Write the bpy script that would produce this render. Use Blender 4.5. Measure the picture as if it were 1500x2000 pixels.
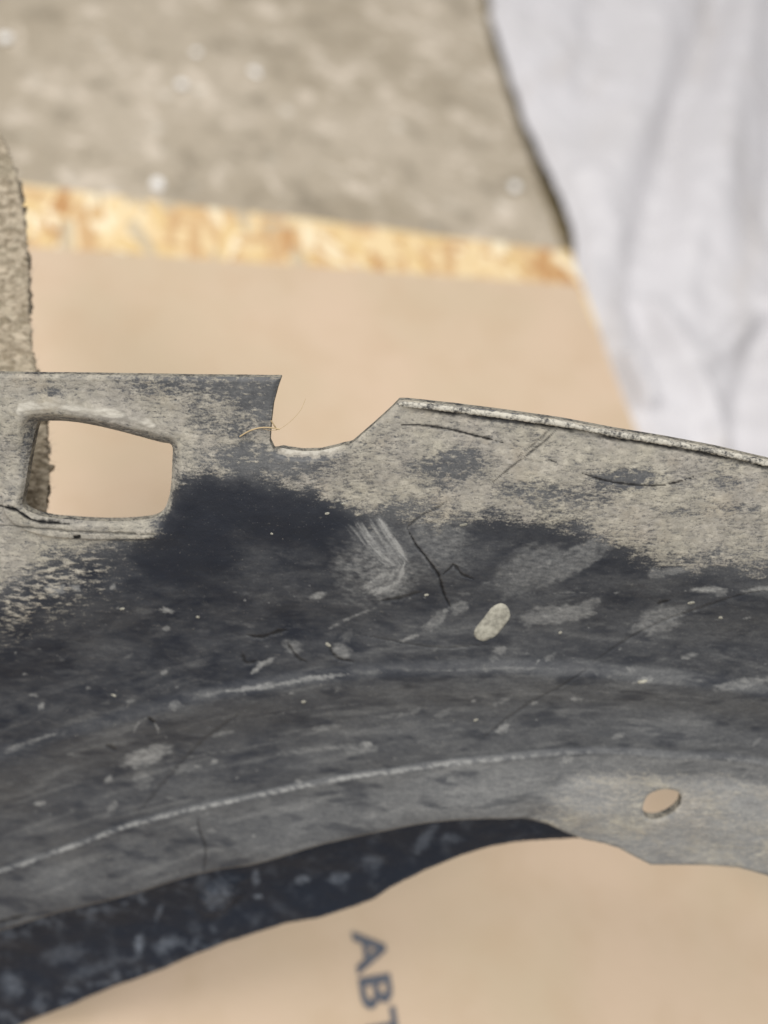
import bpy, bmesh, math, random
import numpy as np
from mathutils import Matrix, Vector

# ---------------------------------------------------------------- camera, light, exposure
for o in list(bpy.data.objects):
    bpy.data.objects.remove(o)
sc = bpy.context.scene
col = sc.collection
CAM = ((0.000000, 0.000000, 0.352000), (0.913545, 0.329057, 0.239074), (-0.406737, 0.739074, 0.536969), (-0.000000, -0.587785, 0.809017))
cd = bpy.data.cameras.new('camera')
cam = bpy.data.objects.new('camera', cd)
col.objects.link(cam)
m = Matrix.Identity(4)
for i in range(3):
    for j in range(3):
        m[i][j] = CAM[j + 1][i]
    m[i][3] = CAM[0][i]
cam.matrix_world = m
cd.sensor_fit = 'HORIZONTAL'
cd.sensor_width = 36.0
cd.lens = 36.0 * 1767.0 / 1500.0
cd.clip_start = 0.01
cd.clip_end = 50
cd.dof.use_dof = True
cd.dof.focus_distance = 0.205
cd.dof.aperture_fstop = cd.lens / 6.0          # a 6 mm wide pupil, as in a phone
sc.camera = cam

w = bpy.data.worlds.new('World')
sc.world = w
w.use_nodes = True
bg = w.node_tree.nodes['Background']
bg.inputs[0].default_value = (0.98, 0.98, 1.0, 1)
bg.inputs[1].default_value = 0.36

def lamp(name, loc, target, sx, sy, power, colr):
    ld = bpy.data.lights.new(name, 'AREA')
    ld.shape = 'RECTANGLE'
    ld.size = sx
    ld.size_y = sy
    ld.energy = power
    ld.color = colr
    lo = bpy.data.objects.new(name, ld)
    col.objects.link(lo)
    lo.location = loc
    d = Vector(target) - Vector(loc)
    lo.rotation_euler = d.to_track_quat('-Z', 'Y').to_euler()
    return lo
lamp('ceiling_lamp', (-0.60, 0.38, 2.1), (0, 0.2, 0), 1.5, 0.5, 30, (1.0, 0.97, 0.93))
lamp('ceiling_lamp', (-0.3, -1.0, 2.2), (0, 0.2, 0), 1.5, 0.5, 40, (1.0, 0.98, 0.95))

vs = sc.view_settings
vs.view_transform = 'Standard'
vs.look = 'None'
vs.exposure = 0.0
vs.gamma = 1.0

# ---------------------------------------------------------------- helpers
rng = np.random.default_rng(7)
random.seed(7)

def hash2(ix, iy, seed):
    h = (ix.astype(np.int64) * 374761393 + iy.astype(np.int64) * 668265263 + seed * 974634541) & 0xffffffff
    h = ((h ^ (h >> 13)) * 1274126177) & 0xffffffff
    return ((h ^ (h >> 16)) & 0xffffff) / float(0xffffff)

def gnoise(x, y, seed=0):
    """gradient noise, about -0.7 .. 0.7"""
    ix = np.floor(x); iy = np.floor(y)
    fx = x - ix; fy = y - iy
    ux = fx * fx * fx * (fx * (fx * 6 - 15) + 10); uy = fy * fy * fy * (fy * (fy * 6 - 15) + 10)
    ix = ix.astype(np.int64); iy = iy.astype(np.int64)
    def g(dx, dy):
        th = hash2(ix + dx, iy + dy, seed) * 6.2831853
        return np.cos(th) * (fx - dx) + np.sin(th) * (fy - dy)
    return (g(0, 0) * (1 - ux) + g(1, 0) * ux) * (1 - uy) + (g(0, 1) * (1 - ux) + g(1, 1) * ux) * uy

def fbm(x, y, octaves=4, seed=0, gain=0.55):
    v = 0; amp = 1; tot = 0
    for o in range(octaves):
        v = v + amp * gnoise(x + o * 17.3, y - o * 9.7, seed + o * 7)
        tot += amp
        x, y = (x * 0.80 - y * 0.60) * 2.03, (x * 0.60 + y * 0.80) * 2.03
        amp *= gain
    return v / tot * 1.9          # about -0.8 .. 0.8

def sstep(e0, e1, x):
    t = np.clip((x - e0) / (e1 - e0), 0, 1)
    return t * t * (3 - 2 * t)

def interp_curve(pts, a):
    pts = sorted(pts)
    xs = np.array([p[0] for p in pts]); ys = np.array([p[1] for p in pts])
    # monotone-ish cubic through the points (Catmull-Rom tangents)
    mt = np.gradient(ys, xs)
    a = np.clip(a, xs[0], xs[-1])
    k = np.clip(np.searchsorted(xs, a) - 1, 0, len(xs) - 2)
    hh = xs[k + 1] - xs[k]; t = (a - xs[k]) / hh
    return ((2*t**3 - 3*t**2 + 1) * ys[k] + (t**3 - 2*t**2 + t) * hh * mt[k]
            + (-2*t**3 + 3*t**2) * ys[k + 1] + (t**3 - t**2) * hh * mt[k + 1])

def seg_dist(A, B, pts, closed=False):
    """distance to a polyline and the arc position (0..1) of the nearest point"""
    pts = np.array(pts, float)
    if closed:
        pts = np.vstack([pts, pts[:1]])
    L = np.hypot(*(pts[1:] - pts[:-1]).T); cum = np.concatenate([[0], np.cumsum(L)])
    best = np.full(A.shape, 1e9); arc = np.zeros(A.shape)
    for i in range(len(pts) - 1):
        dx, dy = pts[i + 1] - pts[i]
        l2 = dx * dx + dy * dy + 1e-12
        t = np.clip(((A - pts[i, 0]) * dx + (B - pts[i, 1]) * dy) / l2, 0, 1)
        d = np.hypot(A - pts[i, 0] - t * dx, B - pts[i, 1] - t * dy)
        k = d < best
        best = np.where(k, d, best); arc = np.where(k, (cum[i] + t * L[i]) / cum[-1], arc)
    return best, arc

def poly_sdf(A, B, pts):
    """signed distance to a closed outline, negative inside"""
    d, _ = seg_dist(A, B, pts, True)
    inside = np.zeros(A.shape, bool)
    n = len(pts)
    for i in range(n):
        x1, y1 = pts[i]; x2, y2 = pts[(i + 1) % n]
        if y1 == y2:
            continue
        c = ((y1 > B) != (y2 > B)) & (A < (x2 - x1) * (B - y1) / (y2 - y1) + x1)
        inside ^= c
    return np.where(inside, -d, d)

def smooth_closed(pts, sharp=(), n=6):
    """Catmull-Rom subdivision of an outline; indices in sharp stay corners"""
    pts = [Vector(p) for p in pts]; N = len(pts); out = []
    for i in range(N):
        p0, p1, p2, p3 = pts[i - 1], pts[i], pts[(i + 1) % N], pts[(i + 2) % N]
        if i in sharp: p0 = p1
        if (i + 1) % N in sharp: p3 = p2
        for k in range(n):
            t = k / n
            q = 0.5 * ((2 * p1) + (p2 - p0) * t + (2 * p0 - 5 * p1 + 4 * p2 - p3) * t * t + (3 * p1 - p0 - 3 * p2 + p3) * t ** 3)
            out.append((q.x, q.y))
    return out

def smooth_open(pts, n=6):
    pts = [Vector(p) for p in pts]; out = []
    for i in range(len(pts) - 1):
        p0 = pts[max(i - 1, 0)]; p1 = pts[i]; p2 = pts[i + 1]; p3 = pts[min(i + 2, len(pts) - 1)]
        for k in range(n):
            t = k / n
            q = 0.5 * ((2 * p1) + (p2 - p0) * t + (2 * p0 - 5 * p1 + 4 * p2 - p3) * t * t + (3 * p1 - p0 - 3 * p2 + p3) * t ** 3)
            out.append(tuple(q))
    out.append(tuple(pts[-1]))
    return out

def link(name, me, mat=None, parent=None):
    o = bpy.data.objects.new(name, me)
    col.objects.link(o)
    if mat is not None:
        for mm in (mat if isinstance(mat, (list, tuple)) else [mat]):
            me.materials.append(mm)
    if parent is not None:
        o.parent = parent
    return o

def tag(o, label=None, cat=None, group=None, kind=None):
    if label: o['label'] = label
    if cat: o['category'] = cat
    if group: o['group'] = group
    if kind: o['kind'] = kind
    return o

def mesh_np(name, V, Fq, smooth=True):
    me = bpy.data.meshes.new(name)
    V = np.asarray(V, np.float32); Fq = np.asarray(Fq, np.int32)
    me.vertices.add(len(V)); me.vertices.foreach_set('co', V.ravel())
    k = Fq.shape[1]
    me.loops.add(Fq.size); me.loops.foreach_set('vertex_index', Fq.ravel())
    me.polygons.add(len(Fq))
    me.polygons.foreach_set('loop_start', np.arange(0, Fq.size, k, dtype=np.int32))
    me.polygons.foreach_set('use_smooth', np.full(len(Fq), smooth))
    me.update(calc_edges=True)
    me.validate()
    return me

def attr(me, name, vals):
    a = me.attributes.new(name, 'FLOAT', 'POINT')
    a.data.foreach_set('value', np.asarray(vals, np.float32).ravel())

def frame_matrix(fr):
    O, U, V, N = [Vector(v) for v in fr]
    M = Matrix.Identity(4)
    for i in range(3):
        M[i][0] = U[i]; M[i][1] = -V[i]; M[i][2] = N[i]; M[i][3] = O[i]
    return M

# ---- node helper
class NT:
    def __init__(self, name):
        self.mat = bpy.data.materials.new(name); self.mat.use_nodes = True
        self.t = self.mat.node_tree; self.b = self.t.nodes['Principled BSDF']
        self.out = self.t.nodes['Material Output']
    def n(self, ty, **kw):
        nd = self.t.nodes.new(ty)
        for k, v in kw.items():
            setattr(nd, k, v)
        return nd
    def l(self, a, b): self.t.links.new(a, b)
    def put(self, sock, v):
        if hasattr(v, 'is_linked') or isinstance(v, bpy.types.NodeSocket): self.l(v, sock)
        else: sock.default_value = v
    def coords(self, scale=(1, 1, 1), rot=(0, 0, 0)):
        tc = self.n('ShaderNodeTexCoord'); mp = self.n('ShaderNodeMapping')
        mp.inputs['Scale'].default_value = scale; mp.inputs['Rotation'].default_value = rot
        self.l(tc.outputs['Object'], mp.inputs['Vector']); return mp.outputs[0]
    def noise(self, vec, scale, detail=4, rough=0.55, dist=0.0):
        nd = self.n('ShaderNodeTexNoise'); self.l(vec, nd.inputs['Vector'])
        nd.inputs['Scale'].default_value = scale; nd.inputs['Detail'].default_value = detail
        nd.inputs['Roughness'].default_value = rough; nd.inputs['Distortion'].default_value = dist
        return nd.outputs[0]
    def vor(self, vec, scale, out=0, feature='F1'):
        nd = self.n('ShaderNodeTexVoronoi', feature=feature); self.l(vec, nd.inputs['Vector'])
        nd.inputs['Scale'].default_value = scale
        return nd.outputs[out]
    def ramp(self, x, a, b, lo=0.0, hi=1.0):
        nd = self.n('ShaderNodeMapRange', interpolation_type='SMOOTHSTEP'); self.put(nd.inputs[0], x)
        for i, v in enumerate((a, b, lo, hi)): self.put(nd.inputs[i + 1], v)
        return nd.outputs[0]
    def math(self, op, a, b=0.0, clamp=False):
        nd = self.n('ShaderNodeMath', operation=op); nd.use_clamp = clamp
        self.put(nd.inputs[0], a); self.put(nd.inputs[1], b); return nd.outputs[0]
    def mix(self, f, a, b, blend='MIX'):
        nd = self.n('ShaderNodeMix', data_type='RGBA', blend_type=blend)
        self.put(nd.inputs[0], f)
        self.put(nd.inputs[6], (*a, 1) if isinstance(a, tuple) and len(a) == 3 else a)
        self.put(nd.inputs[7], (*b, 1) if isinstance(b, tuple) and len(b) == 3 else b)
        return nd.outputs[2]
    def attr(self, name):
        nd = self.n('ShaderNodeAttribute', attribute_name=name); return nd.outputs['Fac']
    def bump(self, hgt, strength, dist, normal=None):
        nd = self.n('ShaderNodeBump'); self.put(nd.inputs['Height'], hgt)
        nd.inputs['Strength'].default_value = strength; nd.inputs['Distance'].default_value = dist
        if normal is not None: self.l(normal, nd.inputs['Normal'])
        return nd.outputs[0]
    def done(self, colr, rough, normal=None, spec=0.5):
        self.put(self.b.inputs['Base Color'], (*colr, 1) if isinstance(colr, tuple) and len(colr) == 3 else colr)
        self.put(self.b.inputs['Roughness'], rough)
        self.b.inputs['Specular IOR Level'].default_value = spec
        if normal is not None: self.l(normal, self.b.inputs['Normal'])
        return self.mat

# ---------------------------------------------------------------- materials
def plastic_material(name, spec=0.31, film=(0.270, 0.270, 0.262), dust_col=(0.405, 0.376, 0.308), base_a=(0.007, 0.010, 0.018), base_b=(0.017, 0.020, 0.028)):
    k = NT(name)
    v = k.coords((1000, 1000, 1000))
    vs_ = k.coords((500, 1500, 1000), (0, 0, 0.12))
    n_f = k.noise(v, 1.9, 3, 0.65)
    n_s = k.noise(vs_, 0.95, 4, 0.62, 0.4)
    n_m = k.noise(v, 0.16, 5, 0.6)
    dust_and_light = k.attr('dust_and_light'); haze = k.attr('haze')
    nn = k.math('ADD', k.math('MULTIPLY', k.math('SUBTRACT', n_f, 0.5), 1.0),
                k.math('MULTIPLY', k.math('SUBTRACT', n_s, 0.5), 1.25))
    d = k.ramp(k.math('ADD', dust_and_light, nn), 0.20, 0.78)
    # pale mineral specks, and the grain's fine sparkle painted as pale dots
    sp = k.math('MULTIPLY', k.ramp(k.vor(v, 0.55), 0.02, 0.085, 1.0, 0.0),
                k.ramp(k.vor(v, 0.55, 1), 0.80, 0.86))
    sp2 = k.math('MULTIPLY', k.ramp(k.vor(v, 2.1), 0.05, 0.30, 1.0, 0.0), k.ramp(k.vor(v, 2.1, 1), 0.78, 0.95))
    base = k.mix(n_m, base_a, base_b)
    hz = k.math('MULTIPLY', haze, k.ramp(k.math('ADD', n_f, k.math('SUBTRACT', n_s, 0.5)), 0.22, 0.78, 0.66, 1.10))
    c1 = k.mix(hz, base, film)
    n_c = k.noise(v, 0.07, 4, 0.6)
    dcol = k.mix(k.ramp(n_c, 0.35, 0.65), dust_col, (dust_col[0] * 0.86, dust_col[1] * 0.86, dust_col[2] * 0.93))
    dcol = k.mix(k.ramp(n_f, 0.3, 0.75, 0.0, 0.35), dcol, (dust_col[0] * 0.6, dust_col[1] * 0.6, dust_col[2] * 0.62))
    n_d = k.noise(v, 0.42, 7, 0.72, 0.3)
    dcol = k.mix(k.ramp(n_d, 0.36, 0.62, 0.62, 0.0), dcol, (dust_col[0] * 0.5, dust_col[1] * 0.51, dust_col[2] * 0.55))
    dcol = k.mix(k.ramp(n_d, 0.52, 0.72, 0.0, 0.5), dcol, (0.50, 0.468, 0.395))
    n_h = k.noise(v, 0.11, 4, 0.6)
    dcol = k.mix(k.ramp(n_h, 0.52, 0.70, 0.0, 0.25), dcol, (0.39, 0.325, 0.24))
    c2 = k.mix(k.math('MULTIPLY', d, 0.97), c1, dcol)
    c3 = k.mix(k.math('MULTIPLY', sp, 0.8), c2, (0.5, 0.47, 0.40))
    c3 = k.mix(k.math('MULTIPLY', sp2, 0.30), c3, (0.36, 0.35, 0.33))
    c3 = k.mix(k.math('MULTIPLY', k.ramp(dust_and_light, 1.0, 1.3), k.ramp(n_s, 0.3, 0.6, 0.5, 1.0)), c3, (0.50, 0.475, 0.415))  # values past full dust paint the lit upper lip and notch floor pale
    mark = k.attr('mark')
    c4 = k.mix(mark, c3, (0.006, 0.006, 0.007))
    rough = k.ramp(k.math('MAXIMUM', d, k.math('MULTIPLY', hz, 0.8)), 0.0, 0.8, 0.48, 0.95)
    nb = k.bump(n_f, 0.35, 0.00025)
    nb = k.bump(d, 0.45, 0.00022, nb)
    return k.done(c4, rough, nb, spec)
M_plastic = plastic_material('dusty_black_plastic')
M_under = plastic_material('shaded_black_plastic', spec=0.12, film=(0.19, 0.215, 0.255), base_a=(0.007, 0.010, 0.018), base_b=(0.012, 0.016, 0.026))  # same plastic, with the underside's cool shade put into its colour

def edge_material(name, lo, hi, t0, t1):
    k = NT(name)
    v = k.coords((1000, 1000, 1000))
    n = k.noise(v, 1.3, 4, 0.65); n2 = k.noise(v, 0.25, 3)
    f = k.ramp(k.math('ADD', n, k.math('MULTIPLY', n2, 0.7)), t0, t1, 0.0, 1.0)
    c = k.mix(f, lo, hi)
    return k.done(c, 0.9, k.bump(n, 0.6, 0.0003), 0.3)
M_edge = edge_material('worn_plastic_edge', (0.02, 0.022, 0.027), (0.27, 0.25, 0.205), 0.62, 1.0)
M_lip = edge_material('chipped_pale_lip', (0.05, 0.05, 0.052), (0.50, 0.475, 0.41), 0.62, 1.0)

def cardboard_material():
    k = NT('brown_cardboard')
    v = k.coords()
    n1 = k.noise(v, 9, 4, 0.5); n2 = k.noise(v, 34, 4, 0.6)
    vf = k.coords((1, 9, 1), (0, 0, 0.12)); n3 = k.noise(vf, 110, 3, 0.6)
    c = k.mix(k.ramp(n1, 0.35, 0.65), (0.555, 0.430, 0.318), (0.505, 0.405, 0.288))
    c = k.mix(k.ramp(n2, 0.42, 0.72, 0.0, 0.45), c, (0.48, 0.36, 0.245))
    c = k.mix(k.ramp(n3, 0.45, 0.8, 0.0, 0.22), c, (0.47, 0.36, 0.24))
    return k.done(c, 0.86, k.bump(n3, 0.25, 0.0003), 0.25)
M_card = cardboard_material()

def ink_material():
    k = NT('blue_grey_ink')
    v = k.coords()
    c = k.mix(k.ramp(k.noise(v, 700, 3, 0.6), 0.35, 0.7), (0.075, 0.085, 0.11), (0.12, 0.13, 0.15))
    return k.done(c, 0.8, None, 0.25)
M_ink = ink_material()

def wood_material(name, c1, c2):
    k = NT(name)
    v = k.coords((40, 400, 200))
    n = k.noise(v, 1.0, 4, 0.6)
    return k.done(k.mix(n, c1, c2), 0.72, k.bump(n, 0.3, 0.0004), 0.3)
M_strand = [wood_material('pale_wood_strand', (0.76, 0.62, 0.38), (0.67, 0.50, 0.28)),
            wood_material('yellow_wood_strand', (0.70, 0.53, 0.28), (0.62, 0.45, 0.22)),
            wood_material('tan_wood_strand', (0.60, 0.41, 0.22), (0.50, 0.32, 0.16)),
            wood_material('orange_wood_strand', (0.52, 0.30, 0.13), (0.42, 0.23, 0.10)),
            wood_material('cream_wood_strand', (0.82, 0.73, 0.54), (0.75, 0.63, 0.42)),
            wood_material('grey_wood_strand', (0.54, 0.45, 0.31), (0.46, 0.38, 0.27))]
M_board = wood_material('strand_board_core', (0.66, 0.47, 0.25), (0.54, 0.37, 0.19))

def concrete_material():
    k = NT('worn_concrete')
    v = k.coords()
    n1 = k.noise(v, 7, 5, 0.55); n2 = k.noise(v, 42, 4, 0.62, 0.4); n3 = k.noise(v, 150, 4, 0.6)
    c = k.mix(k.ramp(n1, 0.34, 0.66), (0.315, 0.268, 0.200), (0.425, 0.368, 0.292))
    c = k.mix(k.ramp(n2, 0.53, 0.66, 0.0, 0.75), c, (0.62, 0.545, 0.455))
    c = k.mix(k.ramp(n2, 0.46, 0.32, 0.0, 0.65), c, (0.185, 0.158, 0.115))
    c = k.mix(k.ramp(n3, 0.50, 0.72, 0.0, 0.45), c, (0.24, 0.215, 0.165))
    # pale aggregate grains
    g = k.math('MULTIPLY', k.ramp(k.vor(v, 55), 0.12, 0.30, 1.0, 0.0), k.ramp(k.vor(v, 55, 1), 0.60, 0.72))
    g = k.math('MULTIPLY', g, k.ramp(n1, 0.40, 0.60))
    c = k.mix(k.math('MULTIPLY', g, 0.65), c, (0.64, 0.60, 0.53))
    return k.done(c, k.ramp(n2, 0.4, 0.7, 0.8, 0.55), k.bump(k.math('ADD', n2, k.math('MULTIPLY', n3, 0.5)), 0.5, 0.002), 0.35)
M_conc = concrete_material()

def soil_material():
    k = NT('dark_brown_earth')
    v = k.coords()
    n = k.noise(v, 60, 4, 0.6)
    return k.done(k.mix(n, (0.24, 0.185, 0.095), (0.36, 0.285, 0.16)), 0.95, k.bump(n, 0.6, 0.004), 0.2)
M_soil = soil_material()

def sheet_material():
    k = NT('white_film')
    v = k.coords()
    n = k.noise(v, 12, 4, 0.55)
    c = k.mix(k.ramp(n, 0.35, 0.7), (0.575, 0.563, 0.583), (0.535, 0.522, 0.535))
    s2 = k.noise(k.coords((3, 0.6, 1), (0, 0, 0.3)), 9, 3, 0.5)
    c = k.mix(k.ramp(s2, 0.55, 0.72, 0.0, 0.4), c, (0.44, 0.405, 0.38))
    return k.done(c, 0.5, k.bump(k.noise(v, 45, 4, 0.6), 0.25, 0.003), 0.45)
M_sheet = sheet_material()

def felt_material():
    k = NT('grey_felt')
    v = k.coords((1000, 1000, 1000))
    n = k.noise(k.coords((700, 1150, 1000)), 0.45, 4, 0.62, 0.8); n2 = k.noise(v, 0.12, 3)
    c = k.mix(k.ramp(n, 0.34, 0.68), (0.20, 0.165, 0.115), (0.46, 0.395, 0.305))
    c = k.mix(k.ramp(n2, 0.4, 0.7, 0.0, 0.35), c, (0.30, 0.27, 0.20))
    return k.done(c, 0.97, k.bump(n, 0.9, 0.0009), 0.15)
M_felt = felt_material()

def plain(name, c, r):
    k = NT(name)
    n = k.noise(k.coords(), 400, 3)
    return k.done(k.mix(n, c, (c[0] * 0.75, c[1] * 0.75, c[2] * 0.75)), r)
M_fibre = plain('felt_fibre', (0.50, 0.44, 0.345), 0.95)
M_mud = None
def mud_material(name, c, c2):
    k = NT(name)
    v = k.coords((1000, 1000, 1000))
    n = k.noise(v, 0.55, 6, 0.7)
    return k.done(k.mix(k.ramp(n, 0.35, 0.65), c, c2), 0.95, k.bump(n, 0.6, 0.0003), 0.2)
M_mud = mud_material('dried_pale_mud', (0.42, 0.405, 0.34), (0.22, 0.212, 0.18))
M_crumb = plain('pale_crumb', (0.93, 0.92, 0.90), 0.4)
M_straw = plain('dry_straw', (0.50, 0.38, 0.22), 0.9)

# ---------------------------------------------------------------- the setting: ground beyond, concrete floor
edge = [(-0.1045, 0.807), (-0.0491, 0.6857), (-0.0072, 0.6102), (0.0361, 0.5297), (0.042, 0.4873), (0.0888, 0.4021)]       # the floor's broken right rim
e0, e1 = Vector(edge[0]), Vector(edge[-1])
t0_, t1_ = [(-0.1045, 0.807), (0.1006, 0.4093)]
ed = (Vector(t0_) - Vector(t1_)).normalized(); en = Vector((ed.y, -ed.x))            # along the rim, and away from the floor
ZF = -0.016

def ground_sheet():
    me = bpy.data.meshes.new('ground')
    s = 1.6
    me.from_pydata([(-s, -s + .5, -0.038), (s, -s + .5, -0.038), (s, s + .5, -0.038), (-s, s + .5, -0.038)], [], [(0, 1, 2, 3)])
    return tag(link('ground', me, M_soil), kind='structure')
ground_sheet()

def floor_slab():
    rim = [e1 - ed * 0.9] + [Vector(p) for p in reversed(edge)] + [e0 + ed * 1.2]
    rim2 = []
    for i in range(len(rim) - 1):
        n = 26 if 0 < i < len(rim) - 2 else 12
        for k in range(n):
            t = k / n
            q = rim[i].lerp(rim[i + 1], t)
            rim2.append(q + en * random.uniform(-0.0018, 0.0018))
    rim2.append(rim[-1])
    back = [rim[-1] - en * 1.5, rim[0] - en * 1.5]
    bm = bmesh.new()
    top = [bm.verts.new((p.x, p.y, ZF)) for p in rim2 + back]
    mid = [bm.verts.new((p.x + en.x * .002, p.y + en.y * .002, ZF - 0.003)) for p in rim2] + [bm.verts.new((p.x, p.y, ZF - 0.003)) for p in back]
    bot = [bm.verts.new((v.co.x, v.co.y, -0.0375)) for v in mid]
    bm.faces.new(top); n = len(top)
    for A, B in ((top, mid), (mid, bot)):
        for i in range(n):
            bm.faces.new((A[i], B[i], B[(i + 1) % n], A[(i + 1) % n]))
    bmesh.ops.recalc_face_normals(bm, faces=bm.faces)
    me = bpy.data.meshes.new('floor'); bm.to_mesh(me); bm.free()
    return tag(link('floor', me, M_conc), kind='structure')
floor_slab()

# ---------------------------------------------------------------- white film sheet beside the floor
def white_sheet():
    rim = smooth_open([(-0.1368, 0.905), (-0.0949, 0.8083), (-0.0882, 0.7832), (-0.0663, 0.7398), (-0.0396, 0.6874), (-0.0236, 0.6558), (-0.0098, 0.6351), (0.0038, 0.6134), (0.0219, 0.5852), (0.0354, 0.5608), (0.0458, 0.532), (0.0536, 0.4909), (0.0718, 0.4601), (0.089, 0.436), (0.1039, 0.4122), (0.1202, 0.3866), (0.1477, 0.3455)], 7)
    folds = [(smooth_open(q, 5), wd, ht) for q, wd, ht in [
        ([(0.0943, 1.0648), (0.0914, 0.8935), (0.0878, 0.7637), (0.0857, 0.6641), (0.09, 0.5707), (0.0996, 0.5006), (0.1204, 0.4517), (0.1377, 0.429)], 0.016, -0.011),
        ([(0.1177, 1.1173), (0.1235, 0.902), (0.1256, 0.7192), (0.1269, 0.6105), (0.1249, 0.5404)], 0.020, 0.012),
        ([(0.0375, 0.9921), (0.0472, 0.8116), (0.0561, 0.6633), (0.0598, 0.5809)], 0.022, 0.009),
        ([(-0.0185, 0.9461), (-0.0038, 0.8041), (0.0051, 0.7014)], 0.016, -0.005),
        ([(0.0984, 0.5223), (0.1184, 0.4861), (0.1373, 0.4549), (0.1556, 0.4215), (0.1729, 0.3884)], 0.009, 0.010),
        ([(0.1389, 0.4559), (0.1541, 0.4882), (0.1719, 0.5265), (0.1948, 0.5703)], 0.008, 0.009),
        ([(0.1842, 0.5573), (0.1793, 0.4888), (0.1773, 0.4391), (0.1786, 0.3958)], 0.012, -0.010),
        ([(0.0968, 0.4516), (0.109, 0.4301), (0.1201, 0.4092)], 0.007, 0.009),
        ([(0.1813, 0.9556), (0.1801, 0.7629), (0.1791, 0.6153)], 0.025, -0.012),
        ([(0.0278, 0.6185), (0.0564, 0.5784), (0.0773, 0.531)], 0.014, 0.006)]]
    nu, nv = len(rim), 150
    wid = 0.62
    R = np.array(rim)
    T = np.linspace(0, 1, nv) ** 1.35
    X = R[:, None, 0] + en.x * wid * T[None, :]
    Y = R[:, None, 1] + en.y * wid * T[None, :]
    # resample the rim evenly and finer
    s = np.concatenate([[0], np.cumsum(np.hypot(*(R[1:] - R[:-1]).T))])
    ss = np.linspace(0, s[-1], 260)
    rx = np.interp(ss, s, R[:, 0]); ry = np.interp(ss, s, R[:, 1])
    X = rx[:, None] + en.x * wid * T[None, :]; Y = ry[:, None] + en.y * wid * T[None, :]
    Z = np.full(X.shape, -0.013)
    for q, wd, ht in folds:
        d, arc = seg_dist(X, Y, q)
        fade = sstep(0, .12, arc) * sstep(1, .85, arc)
        Z += 1.0 * ht * fade * np.exp(-(d / wd) ** 2)
    along = X * ed.x + Y * ed.y; across = X * en.x + Y * en.y
    rot = 0.35
    a2 = along * math.cos(rot) + across * math.sin(rot); c2 = -along * math.sin(rot) + across * math.cos(rot)
    Z += 0.007 * (0.35 - np.abs(fbm(c2 * 16, a2 * 3.2, 3, 31))) * sstep(0, .08, T)[None, :]
    Z += 0.0025 * fbm(X * 45, Y * 45, 3, 8)
    Z += -0.006 * sstep(0.012, 0.0, T * wid)[None, :] + 0.002
    Z = np.maximum(Z, -0.037)
    n1, n2 = Z.shape
    V = np.stack([X, Y, Z], -1).reshape(-1, 3)
    idx = np.arange(n1 * n2).reshape(n1, n2)
    Fq = np.stack([idx[:-1, :-1], idx[1:, :-1], idx[1:, 1:], idx[:-1, 1:]], -1).reshape(-1, 4)
    me = mesh_np('plastic_sheet', V, Fq)
    o = link('plastic_sheet', me, M_sheet)
    md = o.modifiers.new('thick', 'SOLIDIFY'); md.thickness = 0.0006; md.offset = 0
    tag(o, 'crumpled white plastic sheet lying beyond the rim of the concrete floor', 'plastic sheet')
white_sheet()

# ---------------------------------------------------------------- strand board and cardboard
ZB = -0.0058
bf = [(-0.2536, 0.3656), (0.0415, 0.5126)]
b0, b1 = Vector(bf[0]), Vector(bf[1])
bd = (b1 - b0).normalized(); bn = Vector((bd.y, -bd.x))            # along the far edge, and towards the near side
be = Vector(([(0.0415, 0.5126), (0.0992, 0.4077)])[1]); br = (be - b1).normalized()
board_poly = [b0 - bd * 0.12, b1, b1 + br * 0.62, b0 - bd * 0.12 + br * 0.62]

def prism(name, poly, z0, z1, mat, parent=None, bevel=0.0):
    bm = bmesh.new()
    lo = [bm.verts.new((p[0], p[1], z0)) for p in poly]; hi = [bm.verts.new((p[0], p[1], z1)) for p in poly]
    bm.faces.new(hi); bm.faces.new(lo[::-1]); n = len(poly)
    for i in range(n):
        bm.faces.new((lo[i], lo[(i + 1) % n], hi[(i + 1) % n], hi[i]))
    bmesh.ops.recalc_face_normals(bm, faces=bm.faces)
    me = bpy.data.meshes.new(name); bm.to_mesh(me); bm.free()
    return link(name, me, mat, parent)

def clip_poly(poly, clip):
    area = sum(clip[i][0] * clip[(i + 1) % len(clip)][1] - clip[(i + 1) % len(clip)][0] * clip[i][1] for i in range(len(clip)))
    sg = 1 if area > 0 else -1
    out = list(poly)
    for i in range(len(clip)):
        a, b = clip[i], clip[(i + 1) % len(clip)]
        f = lambda p: sg * ((b[0] - a[0]) * (p[1] - a[1]) - (b[1] - a[1]) * (p[0] - a[0]))
        src, out = out, []
        for j in range(len(src)):
            p, q = src[j], src[(j + 1) % len(src)]
            fp, fq = f(p), f(q)
            if fp >= 0: out.append(p)
            if fp * fq < 0:
                t = fp / (fp - fq); out.append((p[0] + (q[0] - p[0]) * t, p[1] + (q[1] - p[1]) * t))
        if not out: break
    return out

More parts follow.
